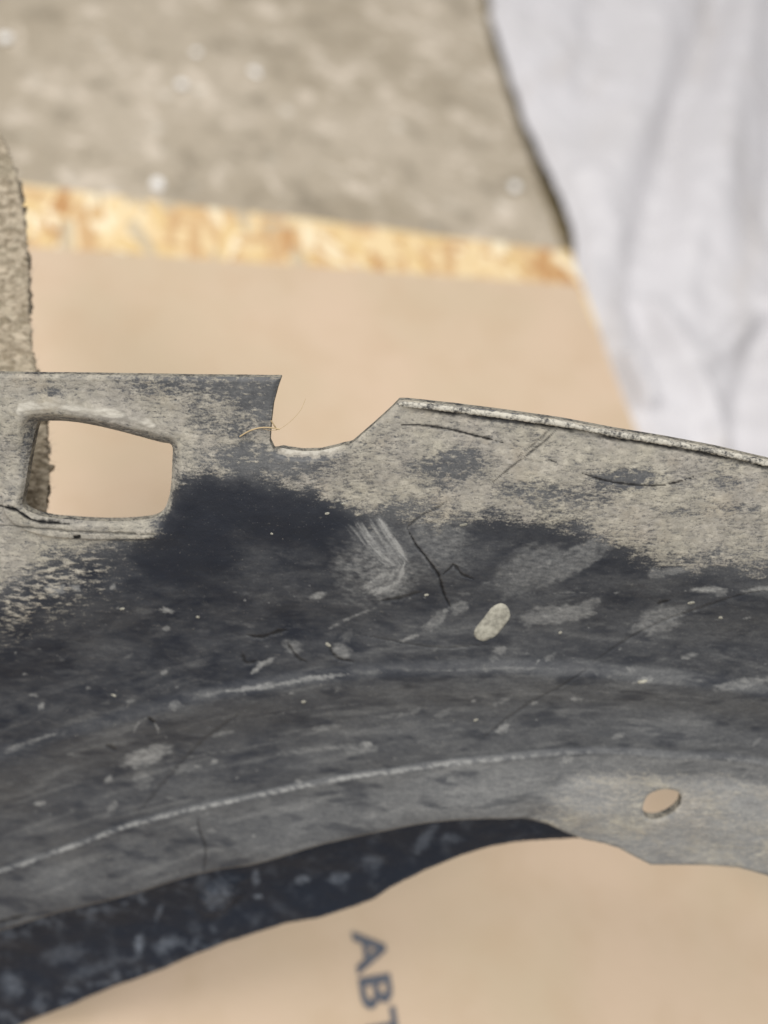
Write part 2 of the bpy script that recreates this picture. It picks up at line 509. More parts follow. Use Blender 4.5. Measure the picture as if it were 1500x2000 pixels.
board = bpy.data.objects.new('strand_board', None); col.objects.link(board)
board.location = (0, 0, 0)
tag(board, 'strand board of glued yellow and orange wood chips, on the concrete floor under the cardboard', 'board')
prism('core', board_poly, ZF + 0.0004, ZB, M_board, board)
strand_spots = []
Lf = (b1 - b0).length + 0.05
for i in range(235):
    s = random.uniform(-0.05, Lf); t = random.uniform(0.0, 0.058) ** 1.0
    c = b0 + bd * s + bn * t
    # strands run mostly across the far edge, some along it
    ang = math.atan2(bn.y, bn.x) + (random.gauss(0, 0.38) if random.random() < 0.70 else random.gauss(1.45, 0.3))
    L = random.uniform(0.018, 0.045); W = random.uniform(0.004, 0.0105)
    dx, dy = math.cos(ang), math.sin(ang)
    sk = random.uniform(-0.25, 0.25) * W
    quad = [(c.x + dx * u * L / 2 - dy * (v * W / 2 + sk * u), c.y + dy * u * L / 2 + dx * (v * W / 2 + sk * u))
            for u, v in ((-1, -1), (0, -1.1), (1, -0.8), (1, 0.9), (0, 1.1), (-1, 0.8))]
    q = clip_poly(quad, [tuple(p) for p in board_poly])
    if len(q) < 3: continue
    z = ZB + random.uniform(0.0001, 0.0012)
    prism('strand', q, ZB - 0.001, z, random.choices(M_strand, (30, 19, 15, 14, 16, 6))[0], board)

def cardboard():
    cs = [(-0.2253, 0.32), (0.0532, 0.4777), (0.1091, 0.3821)]
    a = Vector(cs[0]); b = Vector(cs[1]); r = (Vector(cs[2]) - b).normalized(); d = (b - a).normalized()
    p00 = a - d * 0.14; p10 = b; q = 0.60
    nu, nv = 90, 110
    U, Vv = np.meshgrid(np.linspace(0, 1, nu), np.linspace(0, 1, nv), indexing='ij')
    w = (b - p00).length
    X = p00.x + d.x * w * U + r.x * q * Vv; Y = p00.y + d.y * w * U + r.y * q * Vv
    # slightly ragged cut edge
    jag = 0.0006 * fbm(U * 60, Vv * 0 + 3, 3, 5) * (Vv < 0.001)
    X += jag * r.x * 2; Y += jag * r.y * 2
    Z = 0.0009 * fbm(X * 9, Y * 9, 3, 12) * sstep(0, .05, Vv) - 0.0004
    top = np.stack([X, Y, Z], -1).reshape(-1, 3)
    bot = top.copy(); bot[:, 2] = -0.0043
    N = nu * nv; idx = np.arange(N).reshape(nu, nv)
    Ft = np.stack([idx[:-1, :-1], idx[1:, :-1], idx[1:, 1:], idx[:-1, 1:]], -1).reshape(-1, 4)
    ring = np.concatenate([idx[:, 0], idx[-1, 1:], idx[-2::-1, -1], idx[0, -2:0:-1]])
    rn = np.roll(ring, -1)
    side = np.stack([ring, rn, rn + N, ring + N], -1)
    Fq = np.vstack([Ft[:, ::-1], Ft + N, side])
    me = mesh_np('cardboard_sheet', np.vstack([top, bot]), Fq, False)
    bm = bmesh.new(); bm.from_mesh(me); bmesh.ops.recalc_face_normals(bm, faces=bm.faces); bm.to_mesh(me); bm.free()
    o = link('cardboard_sheet', me, M_card)
    tag(o, 'flat brown cardboard sheet with printed lettering, spread on the strand board', 'cardboard')
    return o
card = cardboard()

def lettering(parent):
    # base line of the print runs away from the text's start; letter tops point to the board's right rim
    P = [(0.0519, 0.0765), (0.0642, 0.0551), (0.0658, 0.0758), (0.0751, 0.0609)]
    s0 = Vector(P[0]); x = (Vector(P[1]) - s0).normalized()
    y = Vector((-x.y, x.x))
    cap = (Vector(P[2]) - s0).dot(y)
    k = cap / 0.72
    cu = bpy.data.curves.new('glyph', 'FONT'); cu.body = 'ABT'; cu.size = k; cu.offset = 0.0004; cu.space_character = 1.06
    tmp = bpy.data.objects.new('glyph', cu); col.objects.link(tmp)
    dg = bpy.context.evaluated_depsgraph_get()
    me = bpy.data.meshes.new_from_object(tmp.evaluated_get(dg))
    bpy.data.objects.remove(tmp)
    M = Matrix.Identity(4)
    M[0][0], M[1][0] = x.x, x.y; M[0][1], M[1][1] = y.x, y.y
    M[0][3], M[1][3], M[2][3] = s0.x, s0.y, 0.0007
    me.transform(M @ Matrix.Diagonal((1.22, 1, 1, 1)))
    me.materials.clear()
    link('lettering', me, M_ink, parent)
lettering(card)

# ---------------------------------------------------------------- the wheel arch liner
FS = ((0.01016, 0.11130, 0.15998), (0.91685, 0.30842, 0.25349), (0.38121, -0.48776, -0.78534), (0.11857, -0.81668, 0.56478))
MS = frame_matrix(FS)
base = Vector((-0.036, 0.011, 0.001))
liner = bpy.data.objects.new('wheel_arch_liner', None); col.objects.link(liner)
liner.location = base
tag(liner, 'dusty black plastic wheel arch liner with slotted tab and ribs, standing on the cardboard', 'wheel arch liner')
ML = Matrix.Translation(-base) @ MS

# outlines and ribs in the flat pattern of the part, millimetres (a to the right, b downwards)
outline = [(-100.93, -58.98), (-92.83, -58.91), (-77.81, -58.76), (-57.09, -58.64), (-36.46, -58.4), (-26.18, -58.34), (-22.87, -58.36), (-23.89, -55.7), (-24.96, -52.19), (-25.6, -48.04), (-26.02, -43.84), (-25.17, -41.9), (-22.25, -41.32), (-18.75, -40.86), (-14.64, -41.01), (-10.51, -42.01), (-6.99, -43.73), (-2.31, -47.84), (1.72, -51.53), (3.43, -53.3), (5.15, -53.31), (17.17, -51.98), (28.65, -50.64), (40.16, -49.07), (51.75, -47.02), (63.38, -45.08), (75.09, -42.77), (86.92, -40.09), (102.56, -35.71), (118.7, -29.66), (136.7, -21.61)] \
    + [(165.74, 119.85), (142.77, 97.85), (122.24, 84), (108.9, 77.67), (103.06, 75.05), (94.57, 72.67), (85.03, 72.37), (71.41, 72.33), (66.36, 69.38), (62.05, 66.77), (58.58, 65.84), (53.11, 65.11), (48.93, 63.36), (43.34, 60.49), (36.5, 58.65), (28.39, 57.83), (19.66, 58.5), (10.9, 60.01), (-4.05, 64.16), (-20.62, 69.08), (-36.13, 74.76)] \
    + [(-44.24, 76.62), (-57.15, 81.12), (-70.29, 86.04), (-89.58, 92.65), (-107.9, 99.73), (-128.32, 108.18)]
slot = [(-80.47, -46.11), (-78.79, -47.21), (-74.65, -47.35), (-70, -46.91), (-64.24, -45.86), (-57.34, -44.22), (-51.59, -42.68), (-49.06, -41.97), (-49.13, -38.16), (-49.66, -33.18), (-50.58, -29.38), (-52.04, -26.43), (-54.39, -24.6), (-59.31, -24.04), (-66.63, -23.96), (-73.92, -24.28), (-78.77, -24.62), (-83.24, -25.87), (-85.17, -27.79), (-84.06, -32.25), (-82.71, -38.52)]
bolt_hole = [(67.53, 53.77), (68.68, 50.68), (71.69, 49.18), (75.12, 49.27), (77.24, 50.51), (77.15, 53.25), (74.53, 55.9), (70.95, 57.28), (68.34, 56.52)]
slot = smooth_closed(slot, n=4); bolt_hole = smooth_closed(bolt_hole, n=4)
C0 = [(-115.84, 6.65), (-94.16, -0.69), (-67.62, -11.96), (-48.32, -21.42), (-29.87, -26.75), (-11.88, -28.19), (5.98, -27.09), (23.83, -25.99), (41.71, -24.25), (65.95, -18.71), (90.61, -12.43), (109.52, -6.66), (142.6, 7.32)]
C1 = [(-124.58, 51.91), (-101.06, 42.56), (-83.96, 36.25), (-68.64, 30.87), (-54.98, 26.21), (-41.61, 22.69), (-24.54, 19.59), (-6.42, 16.81), (12.78, 15.21), (31.85, 14.49), (48.37, 14.97), (63.67, 16.34), (82.85, 18.24), (95.79, 20.38), (115.51, 24.95), (150.21, 38.79)]
C2 = [(-131.53, 92.94), (-106.37, 80.95), (-94.24, 75.91), (-82.26, 70.43), (-71.21, 65.4), (-60.44, 61.63), (-49.13, 57.9), (-36.62, 54.68), (-20.18, 50.6), (-3.99, 46.91), (10.66, 43.92), (26.49, 41.58), (40.87, 39.75), (55.19, 38.71), (66.93, 38.66), (78.72, 39.37), (89.22, 40.12), (98.51, 41.51), (118.85, 46.48), (155.17, 63.6)]
C3 = [(-133.91, 111.69), (-108.48, 100.77), (-70.68, 87), (-35.92, 73.87), (-4, 63.32), (28.26, 56.69), (57.67, 57.4), (80.68, 61.02), (101.42, 66.39), (122.85, 74.37), (161.75, 98.15)]

def relief(A, B):
    b0_, b1_, b2_, b3_ = [interp_curve(c, A) for c in (C0, C1, C2, C3)]
    wob = 0.35 * fbm(A / 9, B / 9, 2, 90)
    h = np.zeros(A.shape)
    top = sstep(b0_ - 34, b0_, B)
    h += 1.6 * sstep(b0_ - 34, b0_ - 8, B)
    h += -2.8 * sstep(b0_ - 2, b1_ - 8, B)
    h += (0.95 + 0.8 * gnoise(A / 24, A * 0 + 5.5, 95)) * sstep(b1_ - 2.6 + wob, b1_ + 2.2 + wob, B)           # first rib
    h += -1.6 * sstep(b1_ + 1, 0.5 * (b1_ + b2_), B) + 0.9 * sstep(0.45 * b1_ + 0.55 * b2_, b2_ - 1.0, B)
    h += 1.0 * sstep(b2_ - 1.0, b2_ + 0.7, B)                        # second, scuffed rib
    h += 3.0 * sstep(b2_ + 0.4, b3_, B)
    # low swellings of the moulding
    h += 0.8 * fbm(A / 38, B / 26, 2, 41) + 0.10 * fbm(A / 5, B / 4, 3, 43)
    return h

def blob(A, B, c, rx, ry, ang, soft=0.45, seed=0, rag=0.35):
    out = np.zeros(A.shape); R = 2.2 * max(rx, ry)
    m_ = (np.abs(A - c[0]) < R) & (np.abs(B - c[1]) < R)
    if not m_.any(): return out
    A, B = A[m_], B[m_]
    ca, sa = math.cos(math.radians(ang)), math.sin(math.radians(ang))
    x = (A - c[0]) * ca + (B - c[1]) * sa; y = -(A - c[0]) * sa + (B - c[1]) * ca
    r = np.hypot(x / rx, y / ry); q = 0.5 * min(rx, ry) + 0.35
    if rag: r = r + rag * fbm(x / q / 1.6, y / q, 4, seed + 200)
    out[m_] = sstep(1 + soft, 1 - soft, r)
    return out

def stroke(A, B, pts, wd, soft=0.5, seed=0, rag=0.3, taper=True):
    out = np.zeros(A.shape); pts = smooth_open(pts, 5) if len(pts) > 2 else pts
    P = np.array(pts); lo = P.min(0) - wd * 3 - .5; hi = P.max(0) + wd * 3 + .5
    m_ = (A > lo[0]) & (A < hi[0]) & (B > lo[1]) & (B < hi[1])
    if not m_.any(): return out
    A, B = A[m_], B[m_]
    d, arc = seg_dist(A, B, pts)
    ww = wd * (np.minimum(1, 4 * np.minimum(arc, 1 - arc) + 0.25) if taper else 1)
    ww = ww * (1 + rag * 2 * fbm(A / 2.5, B / 2.5, 3, seed + 300))
    d = d + 0.5 * rag * wd * fbm(A / 0.9, B / 0.9, 2, seed + 301)
    out[m_] = sstep(ww * (1 + soft), ww * (1 - soft), d)
    return out

def grid_part(name, polys, holes, step, ext, hfun, dfun, thick, mat=None):
    a0, a1, c0, c1 = ext
    A, B = np.meshgrid(np.arange(a0, a1, step), np.arange(c0, c1, step), indexing='ij')
    def sdf(A, B):
        s = poly_sdf(A, B, polys)
        for hpoly in holes:
            s = np.maximum(s, -poly_sdf(A, B, hpoly))
        return s
    s = sdf(A, B)
    # pull the vertices next to the outline onto it
    ga, gb = np.gradient(s, step)
    gl = np.hypot(ga, gb) + 1e-6
    near = np.abs(s) < step * 0.75
    A = np.where(near, A - s * ga / gl ** 2, A); B = np.where(near, B - s * gb / gl ** 2, B)
    s2 = np.where(near, 0, s)
    cc = 0.25 * (s[:-1, :-1] + s[1:, :-1] + s[1:, 1:] + s[:-1, 1:])
    mx = np.maximum.reduce([s2[:-1, :-1], s2[1:, :-1], s2[1:, 1:], s2[:-1, 1:]])
    keep = (mx <= 1e-6) & (cc < 0)
    idx = np.arange(A.size).reshape(A.shape)
    Fq = np.stack([idx[:-1, :-1], idx[:-1, 1:], idx[1:, 1:], idx[1:, :-1]], -1)[keep]
    used = np.unique(Fq); remap = np.full(A.size, -1); remap[used] = np.arange(len(used))
    Fq = remap[Fq]
    a = A.ravel()[used]; b = B.ravel()[used]; sd = np.minimum(s.ravel()[used], 0)
    h = hfun(a, b, sd)
    dust_and_light, haze, mark, dh = dfun(a, b, sd)
    front = np.stack([a, -b, h + dh], -1); n = len(a)
    back = np.stack([a, -b, h - thick], -1)
    # rim strip along every open edge, with vertices of its own so that the edge stays crisp
    E = np.concatenate([Fq[:, [k, (k + 1) % 4]] for k in range(4)])
    key = np.sort(E, 1); key = key[:, 0].astype(np.int64) * n + key[:, 1]
    u, inv, cnt = np.unique(key, return_inverse=True, return_counts=True)
    Eb = E[cnt[inv] == 1]
    rv = np.unique(Eb); rm = np.full(n, -1); rm[rv] = np.arange(len(rv)); k_ = len(rv)
    V = np.vstack([front, back, front[rv], back[rv]]) / 1000
    r0, r1 = rm[Eb[:, 0]], rm[Eb[:, 1]]
    rim = np.stack([r1, r0, r0 + k_, r1 + k_], -1) + 2 * n
    me = mesh_np(name, V, np.vstack([Fq, Fq[:, ::-1] + n, rim]))
    mi = np.zeros(len(me.polygons), np.int32); mi[2 * len(Fq):] = 1
    ext_ = lambda q: np.concatenate([q, q, q[rv], q[rv]])
    attr(me, 'dust_and_light', ext_(dust_and_light)); attr(me, 'haze', ext_(haze)); attr(me, 'mark', ext_(mark))
    o = link(name, me, [mat or M_plastic, M_edge if mat is None else mat], liner)
    me.polygons.foreach_set('material_index', mi)
    o.matrix_local = ML
    return o

notch_floor = [(-25.41, -41.66), (-22.27, -40.95), (-18.76, -40.49), (-14.64, -40.64), (-10.52, -41.65), (-6.99, -43.49)]
def notch(a, b):
    d, arc = seg_dist(a, b, notch_floor)
    return sstep(2.8, 1.6, d) * sstep(0, .12, arc) * sstep(1, .8, arc)

def shell_h(a, b, sd):
    h = relief(a, b)
    wf = sstep(28, 40, a) * sstep(62, 50, a)
    h += -1.5 * wf * sstep(9, 0, -sd) * sstep(8, 16, b - interp_curve(C2, a))
    # rolled lip along the slot
    ds = poly_sdf(a, b, slot)
    up = sstep(2, -14, b - slot_mid[1]); rt = sstep(2, 16, a - slot_mid[0])
    h += (0.5 * np.exp(-((ds - 4.4) / 2.6) ** 2) - 1.9 * sstep(2.8, 0.0, ds)) * np.maximum(up, 0.8 * rt)
    h += -0.5 * sstep(0.7, 0.0, ds)
    dn = sstep(0, 10, b - slot_mid[1])
    h += dn * 0.7 * sstep(4.6, 4.0, ds) * sstep(-0.2, 0.3, ds) * sstep(14, 10, a - slot_mid[0])
    h += -2.6 * notch(a, b) * sstep(1.7, 0.0, -sd) ** 1.3
    h += -0.45 * sstep(0.9, 0.0, -sd)                                # eased outer edges
    return h
slot_mid = (sum(p[0] for p in slot) / len(slot), sum(p[1] for p in slot) / len(slot))

dust_line = [(-115.16, 0.07), (-101.77, -3.59), (-93.52, -7.82), (-80.05, -14.74), (-67.19, -18.86), (-55.94, -20.94), (-50.66, -25.54), (-48.28, -32.56), (-43.85, -35.73), (-36.71, -35.79), (-27.26, -34.62), (-17.86, -31.32), (-8.38, -27.22), (1.2, -26.29), (14.38, -25.26), (25.08, -26.52), (37.03, -25.48), (48, -21.99), (58.01, -16.9), (70.26, -14.66), (80.95, -15.57), (90.62, -14.89), (109.23, -10.86), (141.74, 0.92)]

def shell_dust(a, b, sd):
    n1 = fbm(a / 7, b / 4, 4, 1); n2 = fbm(a / 1.9, b / 0.9, 3, 2); n3 = fbm(a / 20, b / 12, 3, 3)
    n4 = fbm((a + b * 0.2) / 3.2, b / 1.0, 3, 4)
    D = interp_curve(dust_line, a)
    y = b - D
    soft = 3.6 + 2.6 * np.clip(n3 + .3, 0, 1)
    dust_and_light = 0.70 * sstep(soft, -soft, y + 4.2 * n1 + 2.2 * n2)
    dust_and_light += 0.16 * n3 * (y < 4) + 0.20 * n2 * (y < 4)
    # left side: dust thins out in streaks
    left = sstep(-52, -80, a)
    dust_and_light = np.maximum(dust_and_light, 0.62 * left * sstep(26, 4, y) * (0.62 + 1.3 * n4))
    # cleaner patches inside the dusty flange
    def cut(pts, rx, ry, ang, k, seed, **kw):
        nonlocal dust_and_light
        for i, c in enumerate(pts):
            dust_and_light = dust_and_light * (1 - k * blob(a, b, c, rx, ry, ang, 0.8, seed + i, 0.85) * np.clip(0.70 + 1.2 * n2, 0, 1))
    cut([(-30.89, -55.66), (-26.38, -53.94)], 9, 3.2, 0, 0.80, 11)
    cut([(-26.12, -54.52), (-27.09, -51)], 3.4, 4.2, 60, 0.85, 13)
    cut([(-51.54, -56.47), (-37.7, -57.01)], 8, 1.8, 2, 0.62, 15)
    cut([(-74.29, -54.71), (-73.74, -54.48)], 1.5, 0.8, 15, 0.95, 17)
    cut([(-40.66, -47.34), (-41.58, -50.91), (-32.63, -45), (-34.25, -47.39)], 3.2, 1.8, 25, 0.55, 19)
    cut([(-29.36, -40.16), (-22.36, -38.38), (-32.97, -38.91), (-17.61, -39.64)], 6.5, 2.8, 8, 0.82, 23)
    cut([(15.23, -38.67), (17.54, -39.55)], 5, 2.6, -10, 0.85, 27)
    cut([(9.39, -38.01), (21.11, -37.49), (29.51, -33.23), (14.16, -34.35)], 4.5, 2.0, -12, 0.60, 29)
    cut([(51.55, -36.14), (57.33, -36.56), (54.57, -34.94)], 4.6, 1.8, -6, 0.85, 33)
    cut([(40.16, -32.08), (46.17, -30.25), (34.28, -32.03)], 5.0, 2.2, -8, 0.55, 37)
    cut([(68.75, -27.94), (78.42, -34.89), (81.57, -28.69)], 4.2, 1.3, 0, 0.55, 41)
    cut([(24.11, -49.91), (20.64, -50.71), (29.85, -49.48)], 4.0, 1.0, 8, 0.75, 45)
    cut([(1.2, -26.67), (5.96, -28.63)], 5.0, 2.4, 0, 0.6, 47)
    # rubbed, nearly clean black zones
    clean = np.maximum.reduce([blob(a, b, c, 13, 8, 10, 0.5, 60 + i, 0.4) for i, c in enumerate([(-38.38, -28.22), (-27.63, -26.4), (-18.04, -25.21), (-44.93, -21.06), (-49.12, -14.41)])])
    clean2 = np.maximum.reduce([blob(a, b, c, 9, 4.5, 5, 0.5, 70 + i, 0.5) for i, c in enumerate([(24, -23.69), (37.17, -23.18), (54.36, -17.51), (61.68, -16.28)])])
    dust_and_light = dust_and_light * (1 - 0.85 * clean * sstep(-2, 3, y + 3 * n1))
    # grey film over the lower, darker body, plus a paler grey below each rib
    haze = 0.085 + 0.11 * n3 + 0.08 * n1 + 0.05 * n4
    b1_, b2_ = interp_curve(C1, a), interp_curve(C2, a)
    haze += 0.11 * sstep(b1_ - 4, b1_ + 6, b) + (0.06 + 0.15 * sstep(-80, 20, a)) * sstep(b2_ - 1, b2_ + 2, b)
    haze += 0.09 * sstep(-40, 40, a) * sstep(2, 10, y)
    haze += 0.26 * sstep(5, -6, y + 3 * n1) + 0.10 * np.exp(-(y / 7) ** 2)
    haze *= (1 - 0.85 * clean * sstep(-6, 2, y)) * (1 - 0.5 * clean2)
    haze *= 1 - 0.55 * sstep(0.12, 0.5, fbm(a / 16, b / 5, 3, 77)) * sstep(2, 6, y)
    # right hand end: evenly dusty, greenish grey
    endz = sstep(40, 56, a + 0.45 * (b - b2_)) * sstep(b2_ + 1.5, b2_ + 9, b)
    haze = np.maximum(haze, endz * (0.95 + 0.25 * n1)); dust_and_light = np.maximum(dust_and_light, endz * (0.42 + 0.3 * n3 + 0.15 * n1))
    # wiped swirl beside the crack: many thin parallel finger streaks
    sw = np.zeros(a.shape)
    r_ = np.random.default_rng(3)
    p_in = [(-8.92, -23.36), (-4.63, -16.88), (0.61, -12.56)]; p_out = [(-0.6, -26.66), (4.24, -18.95), (6.1, -14.35)]
    q_in = [(0.61, -12.56), (-2.71, -9.56), (-6.19, -6.81)]; q_out = [(6.1, -14.35), (4.93, -8.3), (-1.86, -4.12)]
    for i in range(34):
        t = r_.random(); pin = [Vector(u).lerp(Vector(v), t) + Vector((r_.normal(0, .35), r_.normal(0, .35))) for u, v in zip(p_in, p_out)]
        sw += 0.23 * stroke(a, b, [tuple(q) for q in pin], 0.24 + .18 * r_.random(), 0.8, i, 0.6)
    for i in range(30):
        t = r_.random(); pin = [Vector(u).lerp(Vector(v), t) + Vector((r_.normal(0, .5), r_.normal(0, .5))) for u, v in zip(q_in, q_out)]
        sw += 0.20 * stroke(a, b, [tuple(q) for q in pin], 0.28 + .25 * r_.random(), 0.8, 50 + i, 0.8)
    haze = np.maximum(haze, np.clip(sw, 0, 1.15))
    haze = np.maximum(haze, 0.62 * blob(a, b, [(-0.61, -12.27)][0], 9.5, 9.5, 20, 0.6, 5, 0.5) * (0.75 + 0.9 * n2))
    haze = np.maximum(haze, 0.50 * blob(a, b, [(12.08, -20.33)][0], 9, 10, 0, 0.7, 6, 0.5) * (0.8 + 0.6 * n2))
    # smears
    for i, (c, rx, ry, an, k) in enumerate([
        ([(42.28, -0.27)][0], 8.2, 2.6, -8, 0.75), ([(38.62, 0.61)][0], 5.0, 2.6, -12, 0.55), ([(67.1, 0.94)][0], 7.2, 3.7, -22, 0.62),
        ([(44.94, -14.78)][0], 12, 2.6, -38, 0.52), ([(34.17, -12.67)][0], 9, 5.5, -32, 0.46), ([(31.94, -8.62)][0], 6, 3.4, -25, 0.42),
        ([(77.1, -7.94)][0], 4.0, 0.8, -3, 0.95), ([(69.24, -13.06)][0], 5.2, 1.1, -10, 0.60), ([(64.52, -12.08)][0], 2.2, 1.6, 10, 0.55),
        ([(89.14, -8.49)][0], 4.0, 0.8, -8, 0.80), ([(12.53, 2.35)][0], 3.4, 1.6, -42, 0.62), ([(18.41, -1.62)][0], 2.4, 1.8, -40, 0.55),
        ([(6.31, 6.95)][0], 2.4, 0.5, -25, 1.0), ([(-16.16, -4.64)][0], 2.0, 1.0, -20, 0.8), ([(-62.87, 43.14)][0], 7.0, 2.7, -22, 0.9),
        ([(-64.54, 50.75)][0], 2.6, 3.6, 10, 0.45), ([(90.45, 18.41)][0], 8, 1.4, -12, 0.62), ([(64.45, 17.79)][0], 2.6, 0.9, -10, 0.8),
        ([(-22.92, 10.22)][0], 2.2, 1.8, 30, 0.6), ([(-10.82, 11.2)][0], 2.5, 2.0, 30, 0.62), ([(75.71, 11.25)][0], 2.0, .8, -15, 0.7),
        ([(-42.45, 36)][0], 3.4, 0.8, -14, 0.6), ([(29.78, 24.85)][0], 3, 0.8, -35, 0.6), ([(15, 28.86)][0], 2.4, 1.1, -25, 0.55),
        ([(2.62, 29.83)][0], 5.0, 0.8, -8, 0.5), ([(-14.51, 33.96)][0], 5, 1.0, -10, 0.55), ([(-17.32, 40.57)][0], 12, 1.1, -9, 0.48),
        ([(-52.66, 47.28)][0], 5, 1.2, -14, 0.48), ([(-6.65, 40.06)][0], 5, 1.6, -8, 0.5), ([(49.46, -3.39)][0], 3, 1.3, -30, 0.6)]):
        haze = np.maximum(haze, k * blob(a, b, c, rx, ry, an, 0.45, 400 + i, 0.5) * (0.85 + 0.5 * n2))
    for i, (p, wd, k) in enumerate([
        ([(-13.88, 5.1), (-7.52, 1.21), (-1.87, -1.36)], 0.35, 0.6), ([(-33.52, 17.66), (-31.48, 15.57), (-27.91, 13.47)], 0.7, 0.9), ([(30.58, -11.29), (40.15, -14.06), (51.57, -22.03)], 1.5, 0.55),
        ([(36.2, 1.62), (46.02, 0.1), (51.52, -0.66)], 1.1, 0.8), ([(-40.29, 22.52), (-29.78, 20.86), (-19.35, 18.92), (-9, 17.29)], 0.55, 0.85), ([(-65.07, 35.14), (-63.14, 31.7), (-60.6, 30.12)], 0.22, 0.8),
        ([(-59.83, 30.41), (-58.75, 33.17), (-58.7, 35.65)], 0.22, 0.8), ([(-100.94, 41.76), (-85.28, 36.11)], 0.4, 0.55), ([(14.06, 15.48), (31.86, 14.63), (44.57, 15.02)], 0.35, 0.45),
        ([(39.46, -5.73), (43.09, -6.59), (49.22, -6.39)], 0.25, 0.45), ([(40.21, -3.69), (45.69, -4.44)], 0.25, 0.4), ([(-38.58, 26.71), (-19.44, 22.19), (1.29, 20.08)], 0.3, 0.3),
        ([(-43.58, 32.91), (-24.91, 29.22), (-6.51, 26.19)], 0.3, 0.35), ([(-60.68, 45.82), (-44.18, 42.01), (-25.24, 38.04)], 0.4, 0.35)]):
        haze = np.maximum(haze, k * stroke(a, b, p, wd, 0.6, 500 + i, 0.6) * (0.8 + 0.7 * n2))
    # scuffed crest of the second rib, dirt on the first
    crest = np.exp(-((b - b2_ - 0.35 * n2 - 0.1) / 0.62) ** 2)
    haze = np.maximum(haze, crest * np.clip(0.62 + 1.1 * n2 + 1.0 * gnoise(a / 7, b / 5, 97), 0, 1.05) * (0.55 + 0.45 * sstep(60, 20, a)))
    crest1 = np.exp(-((b - b1_ - 0.3 * n1) / 0.6) ** 2)
    haze = np.maximum(haze, crest1 * np.clip(0.10 + 0.7 * n1, 0, 0.4))
    q_ = (b - b1_) / np.maximum(b2_ - b1_, 1)
    st = fbm(a / 26, q_ * 9, 4, 640, 0.62)
    haze += 0.16 * sstep(0.05, 0.5, st) * sstep(-0.9, 0.0, q_) * sstep(2, 6, y)
    st2 = fbm((a + 1.2 * b) / 9, (b - 0.12 * a) / 2.6, 5, 650, 0.68)
    haze += 0.13 * sstep(0.12, 0.6, st2) * sstep(8, 18, y) * sstep(0.35, -0.1, q_) * (1 - clean)
    # light knocks and specks thrown up by the road
    for i in range(300):
        c = (r_.uniform(-95, 105), r_.uniform(-10, 66)); big = r_.random() ** 4
        rx = 0.22 + 1.9 * big; m_ = (np.abs(a - c[0]) < 3 * rx + 1) & (np.abs(b - c[1]) < 3 * rx + 1)
        if not m_.any(): continue
        kk = r_.uniform(0.25, 0.85)
        haze[m_] = np.maximum(haze[m_], kk * blob(a[m_], b[m_], c, rx, rx * r_.uniform(.25, .7), r_.normal(-18, 22), 0.5, 600 + i, 0.9))
    # dust on the lips around the slot; light on the upper lip painted pale
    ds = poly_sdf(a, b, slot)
    lip_light = sstep(-6, -11, b - slot_mid[1]) * np.exp(-((ds - 4.6) / 2.3) ** 2) * sstep(-19, -16, a - slot_mid[0]) * sstep(19, 13, a - slot_mid[0]) * (1 + 0.4 * n1)
    dust_and_light = np.maximum(dust_and_light, lip_light * 1.2)
    dust_and_light = dust_and_light * (1 - 0.35 * sstep(2.2, 1.2, ds) * sstep(6, -8, b - slot_mid[1]))
    lowl = sstep(2, 10, b - slot_mid[1]) * sstep(4.4, 3.8, ds) * sstep(16, 10, a - slot_mid[0])
    dust_and_light = np.maximum(dust_and_light, lowl * 0.72)
    dust_and_light = np.maximum(dust_and_light, 1.2 * notch(a, b) * sstep(1.3, 0.4, -sd + 0.5 * n2))  # light on the upward-facing notch floor, painted pale over its dust
    # dark cracks, cuts, scratches and faint slanting lines, cut as grooves
    mark = np.zeros(a.shape); dh = np.zeros(a.shape)
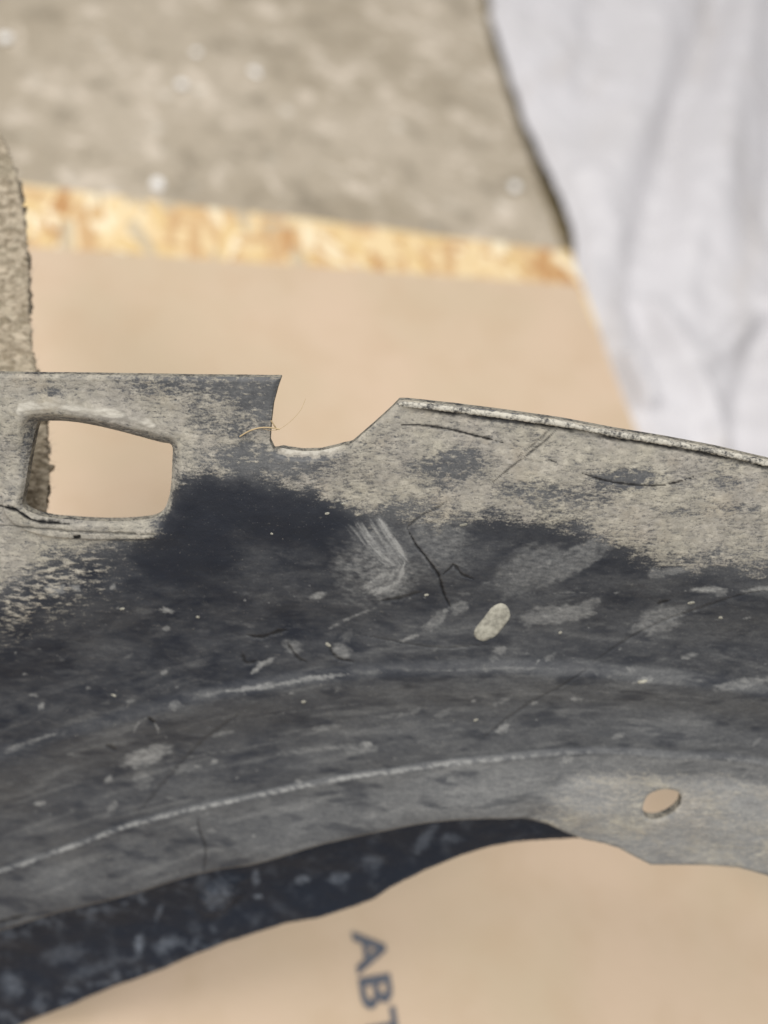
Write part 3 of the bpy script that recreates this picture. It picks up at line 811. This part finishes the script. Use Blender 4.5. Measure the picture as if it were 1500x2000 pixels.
    for i, (p, wd, k, dep) in enumerate([
        ([(14.5, -29.97), (11.93, -28.05), (8.97, -26.49), (5.77, -23.64), (5.66, -22.6)], 0.22, 0.6, 0.2), ([(5.66, -22.6), (7.51, -18.98), (9.98, -15.72), (12.24, -12.42), (13.26, -10.42), (14.34, -5.97), (16.18, -1.59)], 0.32, 0.85, 0.45),
        ([(14.22, -11.37), (15.65, -12.73), (16.6, -13.8), (17.74, -12.21), (19, -10.89), (21.48, -9.84)], 0.32, 0.75, 0.3), ([(4.04, -47.88), (9.24, -47.68), (15.02, -46.77), (20.83, -45.38), (27.25, -43.86)], 0.24, 0.95, 0.2),
        ([(39.46, -47.65), (35.9, -44.05), (31.48, -40.39), (27.56, -37.18), (24.75, -34.44)], 0.20, 0.75, 0.15), ([(37.97, -47.64), (34.17, -44.03), (30.3, -40.62)], 0.16, 0.6, 0.12),
        ([(44.47, -37.32), (50.45, -35.4), (57.53, -34.47), (64.51, -34.53), (70.7, -36.3)], 0.22, 0.95, 0.2), ([(37.05, -40.31), (39.08, -39.47)], 0.2, 0.8, 0.1),
        ([(-91.78, -27.6), (-86.97, -27.13), (-84.96, -25.86), (-82.48, -24.33), (-78.87, -23.85), (-74, -23.63)], 0.38, 1.0, 0.4), ([(-91.3, -22.68), (-83.95, -22.49), (-72.99, -21.82), (-62.01, -21.41), (-54.08, -21.23)], 0.28, 0.55, 0.35),
        ([(-73.21, -19.98), (-72.17, -20.52), (-71.29, -20.66)], 0.6, 1.0, 0.2), ([(91.59, -8.25), (84.56, -6.55), (76.51, -2.77), (68.38, 1.34), (61.16, 5.91), (52.04, 13.47)], 0.34, 0.34, 0.15),
        ([(50.87, 14.64), (42.44, 21.22), (32.58, 29.33), (24.42, 37.16)], 0.4, 0.32, 0.15), ([(-36.73, 28.96), (-46.56, 37.63), (-55.38, 47.34), (-66.17, 60.72)], 0.5, 0.35, 0.12),
        ([(66.04, -3.32), (68.95, -4.73)], 0.5, 0.8, 0.2), ([(-50.19, 60.05), (-49.61, 65.44), (-48.15, 70.55), (-49.33, 77.54)], 0.3, 0.55, 0.2), ([(8.66, -5.9), (3.72, -4.19), (-1.24, -3.31)], 0.5, 0.6, 0.2),
        ([(-34.23, 6.79), (-30.45, 7.45), (-26.57, 5.98), (-24.01, 5.37)], 0.45, 0.8, 0.3), ([(-24.15, 9.08), (-21.74, 13.09), (-19.22, 14.51)], 0.4, 0.7, 0.2), ([(-13.96, 8.94), (-12.13, 12.95), (-7.67, 14.05)], 0.4, 0.7, 0.3),
        ([(-35.78, 11.84), (-34.66, 14.74), (-32.05, 14.12)], 0.45, 0.7, 0.2), ([(-109.21, 97.06), (-99.97, 94.05)], 0.6, 0.7, 0.2), ([(-72.92, 39.67), (-70.35, 40.89)], 0.6, 0.6, 0.2),
        ([(-6.32, 6.41), (6.33, 8.66), (15.2, 9.39), (26.52, 8.38)], 0.2, 0.35, 0.15), ([(-60.6, 30.12), (-59.17, 31.94)], 0.4, 0.9, 0.2)]):
        g = stroke(a, b, p, wd, 0.5, 800 + i, 0.5)
        mark = np.maximum(mark, k * g); dh -= dep * g
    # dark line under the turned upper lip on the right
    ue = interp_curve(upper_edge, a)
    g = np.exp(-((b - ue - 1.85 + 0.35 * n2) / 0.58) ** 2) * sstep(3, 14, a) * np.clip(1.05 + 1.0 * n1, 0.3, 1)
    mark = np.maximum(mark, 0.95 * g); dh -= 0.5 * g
    # clumpy relief of the dust itself
    dh += 0.10 * np.clip(dust_and_light, 0, 1) * (n2 + n4) + 0.05 * np.clip(haze, 0, 1) * n2
    return np.clip(dust_and_light, 0, 1.4), np.clip(haze, 0, 1.1), np.clip(mark, 0, 1), dh
upper_edge = [(2.29, -53.29), (5.15, -53.31), (17.17, -51.98), (28.65, -50.64), (40.16, -49.07), (51.75, -47.02), (63.38, -45.08), (75.09, -42.77), (86.92, -40.09), (102.56, -35.71), (118.7, -29.66), (136.7, -21.61)]

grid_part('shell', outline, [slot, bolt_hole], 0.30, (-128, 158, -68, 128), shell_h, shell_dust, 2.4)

# the flange that turns back under the shell
flange_outline = [(-126.77, 115.82), (-114.54, 107.01), (-74.77, 92.84), (-38.16, 79.12), (-4.53, 68.45), (21.02, 61.87), (35.06, 60.05), (49.15, 60.8), (58.51, 63.69), (63.08, 75.84), (61.56, 74.8), (54.37, 74.25), (44.42, 75.35), (37.32, 76.93), (30.2, 78.88), (21.63, 82.32), (11.52, 87.3), (5.68, 90.95), (1.26, 94.42), (-3.51, 99.06), (-7.72, 101.26), (-19.84, 105.6), (-29.03, 108.56), (-38.33, 112.13), (-47.77, 116.34), (-57.36, 121.01), (-72.09, 129.16), (-87.1, 136.88), (-99.02, 143.16), (-111.19, 149.78), (-127.16, 158.4), (-134.14, 160.85)]
def flange_h(a, b, sd):
    b3_ = interp_curve(C3, a)
    return -7.0 - 3.5 * sstep(b3_, b3_ + 26, b) + 0.8 * fbm(a / 20, b / 14, 2, 140) + 0.15 * fbm(a / 4, b / 4, 3, 141) - 0.5 * sstep(0.9, 0, -sd) \
        + 1.6 * blob(a, b, [(-48.13, 97.68)][0], 4.6, 9, 38, 0.4, 150, 0.2)
def flange_dust(a, b, sd):
    n1 = fbm(a / 5, b / 5, 4, 101); n2 = fbm(a / 1.8, b / 1.8, 3, 102); n3 = fbm(a / 16, b / 16, 2, 103)
    haze = 0.045 + 0.10 * sstep(0.05, 0.7, n1 + 0.35 * n3)
    lo = sstep(14, 3, -sd) * sstep(-20, -70, a)
    haze += 0.28 * lo * sstep(-0.05, 0.35, n1 + 0.3 * n2)
    for i, (c, rx, ry, an, k) in enumerate([
        ([(-48.76, 95.8)][0], 3.6, 6.5, 30, 0.5), ([(-74.06, 116.83)][0], 1.4, 3.4, 15, 0.85), ([(-65.53, 116.61)][0], 3.6, 2.4, -30, 0.55),
        ([(-37.23, 89.91)][0], 1.0, 3.6, 5, 0.6), ([(-37.18, 97.98)][0], 1.3, 1.0, 0, 0.7), ([(-66.74, 103.88)][0], .7, 4.4, 20, 0.5),
        ([(-23.93, 91.46)][0], 2.2, 1.6, -20, 0.6), ([(-13.54, 91.21)][0], 3.2, 1.8, -20, 0.5), ([(-3.89, 84.53)][0], 3, 3, -20, 0.4),
        ([(11.33, 75.18)][0], 1.8, 6, 25, 0.42), ([(-71.48, 97.67)][0], .8, 3, -15, 0.5), ([(-97.91, 121.49)][0], 7, 3.2, -20, 0.38),
        ([(-115.44, 134.33)][0], 3.2, 4.6, 0, 0.5), ([(18.53, 75.02)][0], 3, 2, 0, 0.35), ([(-89.2, 127.37)][0], 9, 2.4, -22, 0.3)]):
        haze = np.maximum(haze, k * blob(a, b, c, rx, ry, an, 0.55, 900 + i, 0.6) * (0.8 + 0.6 * n2))
    edge_ = sstep(1.2, 0.0, -sd) * 0.3
    z = np.zeros(a.shape)
    return z, np.clip(np.maximum(haze, edge_), 0, 1), z, 0.05 * n2
grid_part('lower_flange', flange_outline, [], 0.5, (-150, 80, 20, 165), flange_h, flange_dust, 2.2, M_under)

# turned lip on the upper right edge, pale with stone chips
def edge_lip():
    pts = np.array(smooth_open([(3.32, -53.18), (5.15, -53.19), (17.18, -51.86), (28.66, -50.53), (40.17, -48.95), (51.76, -46.9), (63.39, -44.96), (75.11, -42.65), (86.94, -39.97), (102.59, -35.59), (118.73, -29.54), (136.06, -21.86)], 60))
    n = len(pts); K = 10
    tan = np.gradient(pts, axis=0); tan /= np.linalg.norm(tan, axis=1)[:, None]
    nrm = np.stack([-tan[:, 1], tan[:, 0]], -1)           # towards +b
    s = np.concatenate([[0], np.cumsum(np.hypot(*(pts[1:] - pts[:-1]).T))])
    V = []
    for k in range(K):
        th = 2 * math.pi * k / K
        r = 0.62 + 0.30 * fbm(s / 1.3, np.full(n, k * 0.9), 3, 210) + 0.15 * fbm(s / 9, np.full(n, 2.0), 2, 211)
        r = r * np.clip(s / 1.5 + 0.35, 0.35, 1)
        off = 0.75 + np.cos(th) * r * 1.05; hh = np.sin(th) * r * 0.75
        q = pts + nrm * off[:, None]
        V.append(np.stack([q[:, 0], -q[:, 1], hh + relief(pts[:, 0], pts[:, 1] + .8)], -1))
    V = np.stack(V, 1).reshape(-1, 3) / 1000
    idx = np.arange(n * K).reshape(n, K); nx = np.roll(idx, -1, 1)
    Fq = np.stack([idx[:-1], idx[1:], nx[1:], nx[:-1]], -1).reshape(-1, 4)
    me = mesh_np('edge_lip', V, Fq)
    bm = bmesh.new(); bm.from_mesh(me); bmesh.ops.recalc_face_normals(bm, faces=bm.faces); bm.to_mesh(me); bm.free()
    o = link('edge_lip', me, M_lip, liner); o.matrix_local = ML
edge_lip()

# dried mud drops stuck to the shell
def mud(c, rx, ry, ang, hgt, seed):
    bm = bmesh.new()
    N = 44; ca, sa = math.cos(math.radians(ang)), math.sin(math.radians(ang))
    r_ = random.Random(seed)
    ph = [r_.uniform(0, 6.28) for _ in range(4)]
    rings = []
    for f, z in ((1.0, -0.12), (0.97, 0.45), (0.82, 0.85), (0.5, 1.0)):
        ring = []
        for k in range(N):
            t = 2 * math.pi * k / N
            rr = f * (1 + 0.08 * math.sin(2 * t + ph[0]) + 0.05 * math.sin(3 * t + ph[1]) + 0.02 * math.sin(6 * t + ph[2]) + r_.uniform(-.012, .012))
            sx = abs(math.cos(t)) ** 0.72 * (1 if math.cos(t) > 0 else -1); sy = abs(math.sin(t)) ** 0.75 * (1 if math.sin(t) > 0 else -1)
            x, y = rx * rr * sx, ry * rr * sy
            a, b = c[0] + x * ca - y * sa, c[1] + x * sa + y * ca
            h = float(relief(np.array([a]), np.array([b]))[0]) + hgt * z * (1 + 0.25 * math.sin(3 * t + ph[3]))
            ring.append(bm.verts.new((a / 1000, -b / 1000, h / 1000)))
        rings.append(ring)
    for A_, B_ in zip(rings[:-1], rings[1:]):
        for k in range(N):
            bm.faces.new((A_[k], A_[(k + 1) % N], B_[(k + 1) % N], B_[k]))
    bm.faces.new(rings[-1])
    bmesh.ops.recalc_face_normals(bm, faces=bm.faces)
    me = bpy.data.meshes.new('mud_drop'); bm.to_mesh(me); bm.free()
    for p in me.polygons: p.use_smooth = True
    o = link('mud_drop', me, M_mud, liner); o.matrix_local = ML
    return o
tag(mud([(26.64, 2.3)][0], 5.3, 3.05, -57, 0.35, 3), 'large pale drop of dried mud')
for i, (c, rx, ry, an) in enumerate([([(-45.83, 1.57)][0], .55, .45, 0), ([(18.59, -24.15)][0], 1.1, .5, -15), ([(-26.4, -21.37)][0], .4, .35, 0),
        ([(81.5, -0.08)][0], .6, .5, 0), ([(10.28, -5.23)][0], .7, .4, -10), ([(73.9, -4.1)][0], 1.0, .5, -10), ([(-64.08, -0.99)][0], .9, .4, -10),
        ([(43.39, 5.17)][0], .5, .5, 0), ([(-13.97, 9.37)][0], .9, .6, 30), ([(-20.59, 25.66)][0], .7, .5, 0), ([(64.46, 17.93)][0], 1.6, .55, -8),
        ([(-69.29, 24.48)][0], .8, .35, 20), ([(23.53, 30.7)][0], .7, .45, -30), ([(-13.19, -26.66)][0], .7, .4, 0), ([(-9.31, -29.12)][0], .6, .35, 0)]):
    mud(c, 0.8 * rx, 0.7 * ry, an, 0.18, 20 + i)

# ---------------------------------------------------------------- felt pad behind the tab
FF = ((-0.10824, 0.13592, 0.15785), (0.89728, 0.28404, 0.33795), (0.39474, -0.85897, -0.32612), (-0.19766, -0.42602, 0.88286))
MF = Matrix.Translation(-base) @ frame_matrix(FF)
felt_outline = smooth_closed([(-14.68, -79.11), (-7.35, -68.12), (-4.44, -62.14), (-1.83, -55.77), (0.38, -48.73), (2.26, -40.4), (3.78, -32.55), (5.13, -24.84), (5.89, -15.8), (7.06, -8.36), (8.63, -1.03), (10.66, 5.51), (12.81, 13.35), (14.7, 21.72), (15.73, 31.26), (16.08, 39.26), (16.24, 46.47)] + [(-14.06, 45.71), (-32.16, -94.46)], sharp=(16, 17, 18), n=4)
def felt():
    step = 0.45
    xs = [p[0] for p in felt_outline]; ys = [p[1] for p in felt_outline]
    A, B = np.meshgrid(np.arange(min(xs) - 1, max(xs) + 1, step), np.arange(min(ys) - 1, max(ys) + 1, step), indexing='ij')
    s = poly_sdf(A, B, felt_outline) + 0.35 * fbm(A / 1.3, B / 1.3, 3, 400)
    ga, gb = np.gradient(s, step); gl = np.hypot(ga, gb) + 1e-6
    near = np.abs(s) < step * 0.75
    A = np.where(near, A - s * ga / gl ** 2, A); B = np.where(near, B - s * gb / gl ** 2, B)
    s2 = np.where(near, 0, s)
    mx = np.maximum.reduce([s2[:-1, :-1], s2[1:, :-1], s2[1:, 1:], s2[:-1, 1:]])
    cc = 0.25 * (s[:-1, :-1] + s[1:, :-1] + s[1:, 1:] + s[:-1, 1:])
    keep = (mx <= 1e-6) & (cc < 0)
    idx = np.arange(A.size).reshape(A.shape)
    Fq = np.stack([idx[:-1, :-1], idx[:-1, 1:], idx[1:, 1:], idx[1:, :-1]], -1)[keep]
    used = np.unique(Fq); remap = np.full(A.size, -1); remap[used] = np.arange(len(used)); Fq = remap[Fq]
    a, b = A.ravel()[used], B.ravel()[used]; sd = np.minimum(s.ravel()[used], 0)
    h = 0.95 * fbm(a / 2.6, b / 1.5, 3, 410) + 0.5 * fbm(a / 6, b / 6, 2, 411) - 1.3 * (1 - np.sqrt(np.clip(1 - (1 - np.clip(-sd / 3.0, 0, 1)) ** 2, 0, 1)))
    me = mesh_np('felt_pad', np.stack([a, -b, h], -1) / 1000, Fq)
    o = link('felt_pad', me, M_felt, liner); o.matrix_local = MF
    o['label'] = 'thick grey felt pad behind the slotted tab'
    md = o.modifiers.new('thick', 'SOLIDIFY'); md.thickness = 0.004; md.offset = -1
    # short loose fibres standing off the surface and the rim
    r_ = np.random.default_rng(11)
    rim = np.where(sd > -0.6)[0]; inn = np.where(sd <= -0.6)[0]
    pick = np.concatenate([r_.choice(rim, 900), r_.choice(inn, 2600)])
    Vv, Ff = [], []
    for q, i in enumerate(pick):
        p = np.array([a[i], -b[i], h[i]])
        d = r_.normal(0, 1, 3); d[2] = abs(d[2]) * 0.6 + 0.1
        if q < 900: d[0] = abs(d[0]) + 0.3
        d /= np.linalg.norm(d); L = r_.uniform(0.6, 2.3); w_ = 0.04
        side = np.cross(d, [0.3, 0.2, 0.9]); side /= np.linalg.norm(side) + 1e-9; up_ = np.cross(d, side)
        bend = r_.normal(0, 0.35, 3) * L
        k0 = len(Vv)
        for t, ww in ((0, w_), (0.55, w_ * 0.8), (1.0, w_ * 0.3)):
            cpt = p + d * L * t + bend * t * t
            for ang in (0, 2.094, 4.189):
                Vv.append(cpt + ww * (math.cos(ang) * side + math.sin(ang) * up_))
        for lv in (0, 3):
            for e in range(3):
                Ff.append((k0 + lv + e, k0 + lv + (e + 1) % 3, k0 + lv + 3 + (e + 1) % 3, k0 + lv + 3 + e))
    fm = mesh_np('fibres', np.array(Vv) / 1000, np.array(Ff))
    f = link('fibres', fm, M_fibre, o); f['kind'] = 'stuff'
felt()

# a few dry stalks caught in the notch
def stalk(pts, hs, wd):
    cu = bpy.data.curves.new('stalk', 'CURVE'); cu.dimensions = '3D'; cu.bevel_depth = wd / 1000; cu.bevel_resolution = 1
    sp = cu.splines.new('POLY'); q = smooth_open(pts, 6); sp.points.add(len(q) - 1)
    hh = np.interp(np.linspace(0, 1, len(q)), np.linspace(0, 1, len(hs)), hs)
    for i, p in enumerate(q):
        sp.points[i].co = (p[0] / 1000, -p[1] / 1000, hh[i] / 1000, 1)
    tmp = bpy.data.objects.new('stalk', cu); col.objects.link(tmp)
    me = bpy.data.meshes.new_from_object(tmp.evaluated_get(bpy.context.evaluated_depsgraph_get()))
    bpy.data.objects.remove(tmp); me.materials.clear()
    o = link('dry_stalk', me, M_straw, liner); o.matrix_local = ML
stalk([(-32.63, -45), (-30.22, -46.46), (-27.85, -47.19), (-25.52, -47.21), (-23.45, -46.74)], (1.2, 1.6, 1.6, 1.2), 0.16)
stalk([(-27.28, -46.84), (-24.39, -46.5), (-21.42, -48.07), (-19.02, -50.46), (-17.91, -52.82)], (1.3, 1.0, -1, -3), 0.05)
stalk([(-25.46, -48.64), (-24.81, -47.45), (-24.4, -46.26)], (0.6, 0.4, -.5), 0.16)

# ---------------------------------------------------------------- pale crumbs on the floor
def crumb(p, r, seed):
    bm = bmesh.new(); r *= 1.2; bmesh.ops.create_icosphere(bm, subdivisions=2, radius=r)
    r_ = random.Random(seed); ph = [r_.uniform(0, 6) for _ in range(3)]
    for v in bm.verts:
        k = 1 + 0.22 * math.sin(v.co.x / r * 2.3 + ph[0]) + 0.18 * math.sin(v.co.y / r * 2.9 + ph[1])
        v.co = Vector((v.co.x * k * r_.uniform(.92, 1.08), v.co.y * k, v.co.z * 0.4 * k))
    lo = min(v.co.z for v in bm.verts)
    for v in bm.verts: v.co.z -= lo
    me = bpy.data.meshes.new('crumb'); bm.to_mesh(me); bm.free()
    o = link('crumb', me, M_crumb); o.location = (p[0], p[1], ZF + 0.0001); o.rotation_euler.z = r_.uniform(0, 6)
    return o
for i, (p, r, lab) in enumerate([
        ([(-0.2052, 0.4201)][0], 0.0036, 'white crumb on the concrete right against the strand board'),
        ([(-0.2389, 0.519)][0], 0.0030, 'small white crumb beside a smaller one on the open concrete'), ([(-0.2477, 0.5611)][0], 0.0024, 'smallest white crumb on the open concrete'),
        ([(-0.2058, 0.5673)][0], 0.0030, 'small white crumb on the open concrete'), ([(-0.3479, 0.4875)][0], 0.0034, 'small white crumb on the open concrete'),
        ([(-0.009, 0.5668)][0], 0.0032, 'white crumb on the concrete by the rim near the plastic sheet')]):
    tag(crumb(p, r, 40 + i), lab, 'crumb', 'white crumbs scattered on the concrete')
